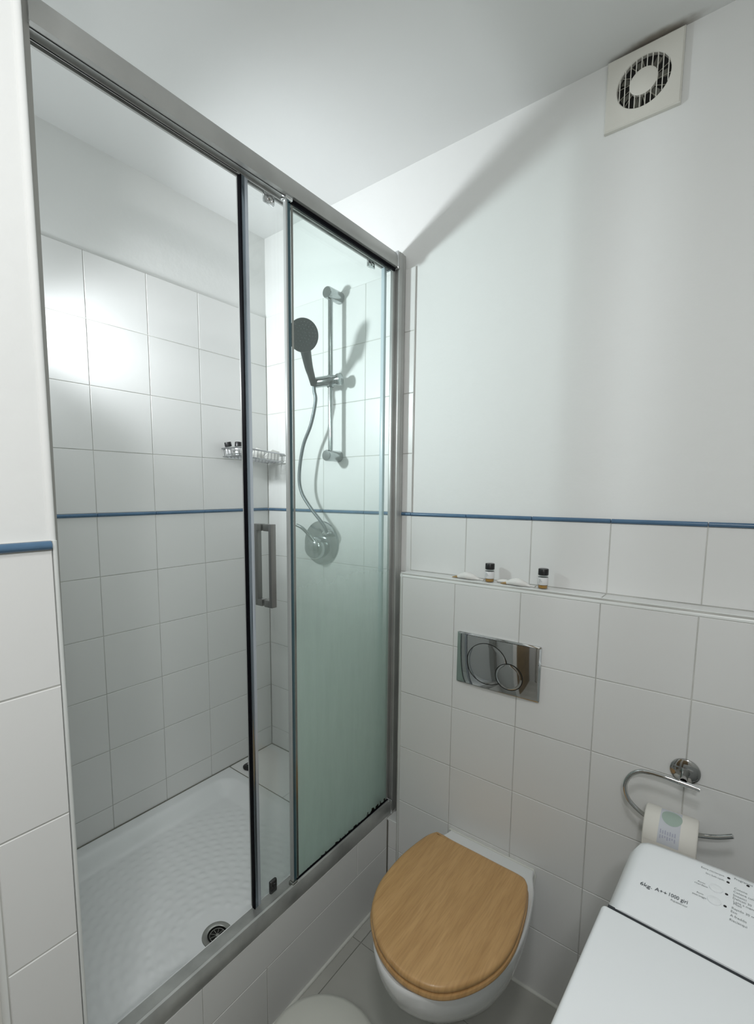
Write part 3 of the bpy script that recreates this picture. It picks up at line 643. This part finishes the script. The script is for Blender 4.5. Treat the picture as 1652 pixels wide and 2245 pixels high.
lid_pts = [(.2905, -.152), (.2745, -.195), (.2610, -.300), (.2650, -.405), (.2830, -.468), (.3080, -.512), (.3590, -.5600), (.4127, -.5835), (.4665, -.5870), (.5230, -.5670), (.5680, -.5150), (.6000, -.4400), (.6095, -.354), (.5985, -.250), (.5845, -.190), (.5740, -.1640), (.5550, -.1515), (.4900, -.1500), (.4200, -.1490), (.3500, -.1485), (.3050, -.1455)]
lo = spline([Vector((x, y, 0)) for x, y in lid_pts], 6, closed=True)
cen = Vector((.436, -.36, 0))
def lid_sec(grow, z, dy=0):
    out = []
    n = len(lo)
    for i, p in enumerate(lo):
        tng = (lo[(i+1) % n]-lo[i-1]).normalized(); nr = Vector((-tng.y, tng.x, 0))
        if nr.dot(p-cen) < 0: nr = -nr
        q = p+nr*grow; out.append(Vector((q.x, q.y+dy, z)))
    return out
b = NB(); loft(b, [lid_sec(-.010, .3895), lid_sec(.0005, .3900), lid_sec(.0040, .3930), lid_sec(.0048, .3975), lid_sec(.0030, .4025), lid_sec(-.004, .4045)]); obj('seat', b, WOOD, wc, smooth=50)
b = NB(); loft(b, [lid_sec(-.006, .4055), lid_sec(-.001, .4065), lid_sec(.0016, .4100), lid_sec(.0018, .4160), lid_sec(-.0005, .4205), lid_sec(-.0050, .4228), lid_sec(-.012, .4232)]); obj('lid', b, WOOD, wc, smooth=50)
for x in (.350, .520):
    b = NB(); tube(b, [(x-.02, -.158, .3975), (x+.02, -.158, .3975)], .0060, 12); box(b, x-.012, x+.012, -.166, -.152, .3880, .4000, .001); obj('hinge', b, CHROME, wc, smooth=40)

# ------------------------------------------------------------------ washing machine (top loader)
wm = thing('washing_machine', 'white top-loading washing machine with printed control panel, right of the toilet', 'washing machine', (.838, -.423, 0.0))
wm.rotation_euler = (0, 0, math.radians(-3.2))
# local frame: x right 0..0.40, y toward the user is negative 0..-0.60
WW, WD = .40, .60
b = NB(); box(b, .002, WW-.002, -WD, -.002, .012, .822, .010, 3); obj('body', b, ENAMEL, wm, smooth=40, world=False)
for x in (.04, .36):
    for y in (-.05, -.55):
        b = NB(); lathe(b, [(0, 0), (.02, 0), (.02, .005), (.01, .006), (.01, .014)], (x, y, 0), (0, 0, 1), 16); obj('foot', b, BLACK, wm, world=False)
def dome(x, y):
    u = max(0, min(1, x/WW)); r = .012*math.sin(PI*min(1, max(0, u*1.15)))**.7 if 0 < u*1.15 < 1 else 0.0
    return .8485+r*max(0, min(1, (y+.20)/.2))**.8
b = NB(); g = []; nx, ny = 36, 20
for i in range(nx+1):
    row = []
    for j in range(ny+1):
        x = WW*i/nx; y = -.202+.202*j/ny
        z = dome(x, y)
        e = min(x, WW-x, -y); 
        if e < .022: z -= .022*(1-math.sqrt(max(0, 1-(1-e/.022)**2)))
        row.append(b.verts.new((x, y, z)))
    g.append(row)
# round the two rear corners
for i in range(nx+1):
    for j in range(ny+1):
        v = g[i][j]; R_ = .030
        for cx in (R_, WW-R_):
            if (cx < .2 and v.co.x < cx) or (cx > .2 and v.co.x > cx):
                if v.co.y > -R_:
                    d = Vector((v.co.x-cx, v.co.y+R_)); L_ = max(abs(d.x), abs(d.y))
                    if d.length > 1e-6: s = L_/d.length; v.co.x = cx+d.x*s; v.co.y = -R_+d.y*s
for i in range(nx):
    for j in range(ny): b.faces.new((g[i][j], g[i+1][j], g[i+1][j+1], g[i][j+1]))
edge = [g[i][0] for i in range(nx+1)]+[g[nx][j] for j in range(1, ny+1)]+[g[i][ny] for i in range(nx-1, -1, -1)]+[g[0][j] for j in range(ny-1, 0, -1)]
low = [b.verts.new((v.co.x, v.co.y, .818)) for v in edge]
for k in range(len(edge)): k2 = (k+1) % len(edge); b.faces.new((edge[k2], edge[k], low[k], low[k2]))
cp = obj('control_panel', b, ENAMEL, wm, smooth=55, world=False)
b = NB(); box(b, -.0035, WW+.0035, -WD-.004, -.2045, .820, .848, .007, 4); lid = obj('lid', b, ENAMEL, wm, smooth=40, world=False)
b = NB(); box(b, .004, WW-.004, -.2055, -.2005, .820, .8462); obj('lid_gap', b, mat('dark_gap', (.03, .035, .04), .7), wm, world=False)
wm_rot = Matrix.Rotation(math.radians(3.2), 4, 'Z')
def w2l(x, y): v = wm_rot @ Vector((x-.838, y+.423, 0)); return v.x, v.y
def onpanel(wx, wy):
    # measured on the plane z=.85; slide along the sight line to the domed panel
    C = cam.matrix_world.translation; q = Vector((wx, wy, .85))
    for _ in range(3):
        lx, ly = w2l(q.x, q.y); z = dome(lx, ly); q = C+(Vector((wx, wy, .85))-C)*((z-C.z)/(.85-C.z))
    return w2l(q.x, q.y)
def put_text(s, wx, wy, size, m=INK, sx=1.0, bold=0.0, name='lettering', align='LEFT'):
    c = bpy.data.curves.new('t', 'FONT'); c.body = s; c.size = size; c.align_x = align; c.offset = bold; c.resolution_u = 2
    o = bpy.data.objects.new('t', c); COL.objects.link(o); dg = bpy.context.evaluated_depsgraph_get(); me = bpy.data.meshes.new_from_object(o.evaluated_get(dg)); bpy.data.objects.remove(o)
    lx, ly = onpanel(wx, wy)
    bm = bmesh.new(); bm.from_mesh(me); bpy.data.meshes.remove(me)
    for v in bm.verts:
        x, y = lx+v.co.x*sx, ly+v.co.y; v.co = Vector((x, y, dome(x, y)+.00035))
    r = obj(name, bm, m, cp, world=False); return r
put_text('6kg', .8625, -.5540, .0118, sx=.85, bold=.0001)
put_text('-', .8765, -.5545, .011, INK2, sx=.8)
put_text('A++', .8825, -.5520, .0108, sx=.80, bold=.0001)
put_text('-', .8950, -.5515, .011, INK2, sx=.8)
put_text('1000 giri', .8995, -.5510, .0115, sx=.62, bold=.0001)
put_text('Aquasensor', .9035, -.5590, .0062, INK2, sx=.72)
put_text('Extra risciacquo', .9365, -.4480, .0058, INK2, sx=.80)
put_text('Stiro facile rapido', .9430, -.4590, .0056, INK2, sx=.60)
put_text('Avvio', .9338, -.4875, .0054, INK2, sx=.8); put_text('ritardato', .9300, -.4935, .0056, INK2, sx=.85)
put_text('Avvio', .9338, -.5150, .0054, INK2, sx=.7); put_text('pausa lavaggio', .9287, -.5215, .0056, INK2, sx=.55)
yy = -.4440
for k, (tx, dx, y) in enumerate((('Programmi speciali', 0, -.4440), ('Cotone', 0, -.4690), ('Cotone colorati resistenti', -.001, -.4775), ('Sintetici', -.0015, -.4862), ('Delicati 30', -.0018, -.4935), ('Lana a mano', -.001, -.5010), ('Misti', -.001, -.5065), ('Rapido 30 min', -.003, -.5175), ('Eco', -.004, -.5258), ('A freddo', -.0045, -.5350), ('Risciacqui', -.0055, -.5450))):
    put_text(tx, .9793+dx, y, .0066, INK2, sx=.78)
for x, y in ((.9728, -.4467), (.9720, -.4581), (.9704, -.4892), (.9689, -.5185), (.9967, -.4468)):
    lx, ly = onpanel(x, y); b = NB(); lathe(b, [(.0021, 0), (.0019, .0007), (0, .0009)], (lx, ly, dome(lx, ly)), (0, 0, 1), 14); obj('indicator_light', b, BLACK, cp, world=False)
for x, y in ((.9572, -.4860), (.9558, -.5165)):
    lx, ly = onpanel(x, y); b = NB(); lathe(b, [(.0088, 0), (.0085, .0016), (.007, .0021), (0, .0016)], (lx, ly, dome(lx, ly)-.0002), (0, 0, 1), 28); obj('push_button', b, ENAMEL, cp, smooth=40, world=False)

# ------------------------------------------------------------------ toilet roll holder and roll
hl = thing('toilet_roll_holder', 'chrome hooked toilet roll holder on the tiled cistern wall', 'toilet roll holder', (.892, BY, .826))
b = NB(); lathe(b, [(.0290, 0), (.0300, .002), (.0295, .006), (.024, .0095), (.010, .011), (.0085, .014), (.0075, .022), (.007, .053)], (.8925, BY, .8245), Vector((0, -1, -.035)), 36); obj('rosette', b, mat('dark_mirror_chrome', (.45, .45, .44), .08, metal=1), hl, smooth=50)
HY = -.120
bar = [(.884, HY, .8180), (.860, HY, .8195), (.8296, HY, .8190), (.809, HY, .8145), (.7915, HY, .7990), (.7815, HY, .7750), (.7830, HY, .7500), (.7950, HY, .7290), (.8242, HY, .7095), (.860, HY, .7035), (.900, HY, .7035), (.928, HY, .7085), (.960, HY, .7200), (.9860, HY, .7350)]
b = NB(); tube(b, spline(bar, 6), .0052, 14); obj('hook_bar', b, CHROME_P, hl, smooth=60)
b = NB(); tube(b, [(.8845, HY, .8185), (.923, HY, .8160)], .0066, 16); obj('bar_sleeve', b, CHROME, hl, smooth=60)
tr = thing('toilet_roll', 'cream toilet roll with green and lavender print, hanging behind the washing machine', 'toilet roll', (.877, HY, .6895))
RC = Vector((0, HY-.0045, .6890)); RR = .0505; RXa, RXb = .8265, .9275
b = NB(); secs = []
prof = [(.020, RXa+.001), (RR-.003, RXa), (RR, RXa+.003), (RR, RXb-.003), (RR-.003, RXb), (.020, RXb-.001), (.020, RXa+.001)]
n = 48; rings = [[b.verts.new((x, RC.y+r*math.cos(2*PI*k/n), RC.z+r*math.sin(2*PI*k/n))) for k in range(n)] for r, x in prof[:-1]]
for a_, c_ in zip(rings, rings[1:]+rings[:1]):
    for k in range(n): b.faces.new((a_[k], a_[(k+1) % n], c_[(k+1) % n], c_[k]))
bmesh.ops.recalc_face_normals(b, faces=b.faces[:])
# loose sheet hanging down at the front
secs2 = [[], []]
for k in range(12):
    z = RC.z-.0-.08*k/11; y = RC.y-RR-.0008+.002*math.sin(k*.5)
    secs2[0].append((y, z))
v1 = [b.verts.new((RXa+.001, y, z)) for y, z in secs2[0]]; v2 = [b.verts.new((RXb-.001, y, z)) for y, z in secs2[0]]
v3 = [b.verts.new((RXa+.001, y+.0009, z)) for y, z in secs2[0]]; v4 = [b.verts.new((RXb-.001, y+.0009, z)) for y, z in secs2[0]]
for k in range(11): b.faces.new((v1[k], v2[k], v2[k+1], v1[k+1])); b.faces.new((v4[k], v3[k], v3[k+1], v4[k+1]))
obj('paper', b, PAPERC, tr, smooth=50)
b = NB(); n = 24; rg = [[b.verts.new((x, RC.y+r*math.cos(2*PI*k/n), RC.z+r*math.sin(2*PI*k/n))) for k in range(n)] for r, x in ((.0198, RXa+.0005), (.0198, RXb-.0005), (.0188, RXb-.0005), (.0188, RXa+.0005))]
for a_, c_ in zip(rg, rg[1:]+rg[:1]):
    for k in range(n): b.faces.new((a_[k], a_[(k+1) % n], c_[(k+1) % n], c_[k]))
obj('core', b, CARD, tr, smooth=50)
def wrap(fn, m, name):   # flat print wrapped on the roll: fn gives (u,v) outline; u along x, v = angle from the top towards the front
    bm = NB(); vs = []
    for u_, a in fn: vs.append(bm.verts.new((u_, RC.y-(RR+.0003)*math.sin(a), RC.z+(RR+.0003)*math.cos(a))))
    return bm, vs
b = NB()
aa = [-.25+2.1*k/20 for k in range(21)]
L1 = [b.verts.new((.8570-.002*k/20, RC.y-(RR+.0003)*math.sin(a), RC.z+(RR+.0003)*math.cos(a))) for k, a in enumerate(aa)]
L2 = [b.verts.new((.8965-.001*k/20, RC.y-(RR+.0003)*math.sin(a), RC.z+(RR+.0003)*math.cos(a))) for k, a in enumerate(aa)]
for k in range(20): b.faces.new((L1[k], L2[k], L2[k+1], L1[k+1]))
band = obj('printed_band', b, LAV, tr, smooth=60)
b = NB(); ca, cu = .30, .8785; rr0 = None
rings = [[b.verts.new((cu+.0195*s*math.cos(t), RC.y-(RR+.0006)*math.sin(ca+.40*s*math.sin(t)), RC.z+(RR+.0006)*math.cos(ca+.40*s*math.sin(t)))) for t in [2*PI*k/28 for k in range(28)]] for s in (.02, .35, .7, 1)]
for a_, c_ in zip(rings, rings[1:]):
    for k in range(28): b.faces.new((a_[k], a_[(k+1) % 28], c_[(k+1) % 28], c_[k]))
b.faces.new(rings[0]); obj('green_emblem', b, GREENP, tr, smooth=60)
b = NB()
for k in range(7):       # violet lettering strokes on the band
    u0 = .8595+.0045*k
    for a0, a1 in ((.95+.03*(k % 2), 1.12), (1.18, 1.34-.04*(k % 3))):
        q = [b.verts.new((uu, RC.y-(RR+.0006)*math.sin(a), RC.z+(RR+.0006)*math.cos(a))) for uu, a in ((u0, a0), (u0+.0022, a0), (u0+.0024, a1), (u0+.0001, a1))]
        b.faces.new(q)
obj('band_print', b, mat('violet_print', (.46, .47, .56), .9), tr)

# ------------------------------------------------------------------ extractor fan
fan = thing('extractor_fan', 'square white extractor fan with round slatted grille under the ceiling', 'extractor fan', (.7065, 0, 2.42))
EX0, EX1, EZ0, EZ1, EY = .6240, .7780, 2.3555, 2.5130, -.007; ec = Vector((.7020, 0, 2.4365)); er = .0540
b = NB(); n = 64; inn = []; out = []; 
for k in range(n):
    a = 2*PI*k/n+PI/4; d = Vector((math.cos(a), math.sin(a))); inn.append((ec.x+er*d.x, ec.z+er*d.y))
    s = 1/max(abs(d.x), abs(d.y)); out.append((ec.x+d.x*s*.0785 if True else 0, ec.z+d.y*s*.0785))
def sq(p, gx0, gx1, gz0, gz1):
    u_ = (p[0]-(ec.x-.0785))/.157; w_ = (p[1]-(ec.z-.0785))/.157; return gx0+(gx1-gx0)*u_, gz0+(gz1-gz0)*w_
R0 = [b.verts.new((x, .005, z)) for x, z in inn]; R1 = [b.verts.new((x, EY+.002, z)) for x, z in inn]
R1b = [b.verts.new((ec.x+(x-ec.x)*1.03, EY, ec.z+(z-ec.z)*1.03)) for x, z in inn]
R2 = [b.verts.new((*[sq(p, EX0+.003, EX1-.003, EZ0+.003, EZ1-.003)[0:1]][0], EY, sq(p, EX0+.003, EX1-.003, EZ0+.003, EZ1-.003)[1])) for p in out]
R3 = [b.verts.new((sq(p, EX0, EX1, EZ0, EZ1)[0], EY+.003, sq(p, EX0, EX1, EZ0, EZ1)[1])) for p in out]
R4 = [b.verts.new((sq(p, EX0, EX1, EZ0, EZ1)[0], .0055, sq(p, EX0, EX1, EZ0, EZ1)[1])) for p in out]
for A, B_ in ((R0, R1), (R1, R1b), (R1b, R2), (R2, R3), (R3, R4)):
    for k in range(n): b.faces.new((A[k], A[(k+1) % n], B_[(k+1) % n], B_[k]))
bmesh.ops.recalc_face_normals(b, faces=b.faces[:]); obj('cover', b, WHITEP, fan, smooth=30)
b = NB(); lathe(b, [(0, 0), (er, 0)], (ec.x, .0045, ec.z), (0, -1, 0), 48); obj('dark_throat', b, DARK, fan)
b = NB()
for k in range(7):
    a = 2*PI*k/7; c, s = math.cos(a), math.sin(a); w = .010
    v = [b.verts.new((ec.x+r*math.cos(a+t), y, ec.z+r*math.sin(a+t))) for r, t, y in ((.02, -.2, .004), (.05, -.16, .004), (.05, .16, .001), (.02, .2, .001))]; b.faces.new(v)
obj('fan_blades', b, GREYP, fan)
for k in range(10):
    x = ec.x-er+2*er*(k+.5)/10; hgt = math.sqrt(max(0, er*er-(x-ec.x)**2)); b = NB(); box(b, x-.0009, x+.0009, EY+.0008, EY+.003, ec.z-hgt, ec.z+hgt); obj('slat', b, WHITEP, fan)
b = NB()
for k in range(14):
    a = 2*PI*k/14+.2; tube(b, [(ec.x+.028*math.cos(a), EY+.0060, ec.z+.028*math.sin(a)), (ec.x+er*math.cos(a+.15), EY+.0060, ec.z+er*math.sin(a+.15))], .0009, 4)
obj('inner_spokes', b, mat('shaded_plastic', (.35, .34, .28), .5), fan)
b = NB(); lathe(b, [(0, .004), (.026, .0035), (.0285, .002), (.029, -.003), (.0285, -.006)], (ec.x, EY+.003, ec.z), (0, -1, 0), 40); obj('centre_disc', b, WHITEP, fan, smooth=40)

# ------------------------------------------------------------------ bin
bn = thing('pedal_bin', 'cream round pedal bin with domed lid on the floor before the shower base', 'bin', (.325, -.722, 0))
b = NB(); lathe(b, [(0, .0), (.118, .0), (.122, .006), (.128, .215), (.126, .222), (0, .223)], (.325, -.722, 0), (0, 0, 1), 48); obj('bucket', b, CREAM, bn, smooth=40)
b = NB(); lathe(b, [(.129, .2235), (.1345, .2245), (.1350, .234), (.1315, .2415), (.120, .2465), (.08, .251), (.04, .253), (0, .2535)], (.325, -.722, 0), (0, 0, 1), 64); obj('lid', b, mat('pale_bin_lid', (.56, .56, .51), .35), bn, smooth=50)
b = NB(); box(b, .300, .350, -.880, -.845, .010, .018, .003); obj('pedal', b, BLACK, bn)

# ------------------------------------------------------------------ lamp body of the shower spot (just outside the frame)
lp = thing('wall_spotlight', 'small white spotlight at the near end of the shower', 'lamp', (LAMP.x, -1.148, 1.93))
dr_ = Vector((.30, 1.0, .20)).normalized()
b = NB(); lathe(b, [(0, 0), (.035, 0), (.035, .012), (.02, .02)], (LAMP.x, -1.1475, 1.93), (0, 1, 0), 28); obj('mount', b, WHITEP, lp, smooth=40)
b = NB(); lathe(b, [(0, -.075), (.022, -.070), (.026, -.045), (.0275, -.028), (.0255, -.028), (.022, -.060), (0, -.062)], LAMP, dr_, 28); obj('shade', b, WHITEP, lp, smooth=40)

# ------------------------------------------------------------------ lamp bodies of the room (behind the camera)
cl = thing('ceiling_lamp', 'flat round white ceiling lamp above the camera position', 'lamp', (.92, -1.45, 2.518))
b = NB(); lathe(b, [(0, 0), (.150, 0), (.155, .004), (.155, .018), (.150, .022), (0, .022)], (.92, -1.45, 2.5175), (0, 0, -1), 40); obj('base', b, WHITEP, cl, smooth=40)
ml = thing('mirror_lamp', 'small white wall lamp on the right-hand wall behind the camera', 'lamp', (1.30, -1.79, 1.98))
b = NB(); box(b, 1.155, 1.2995, -1.90, -1.70, 1.95, 2.01, .006); obj('housing', b, WHITEP, ml, smooth=40)
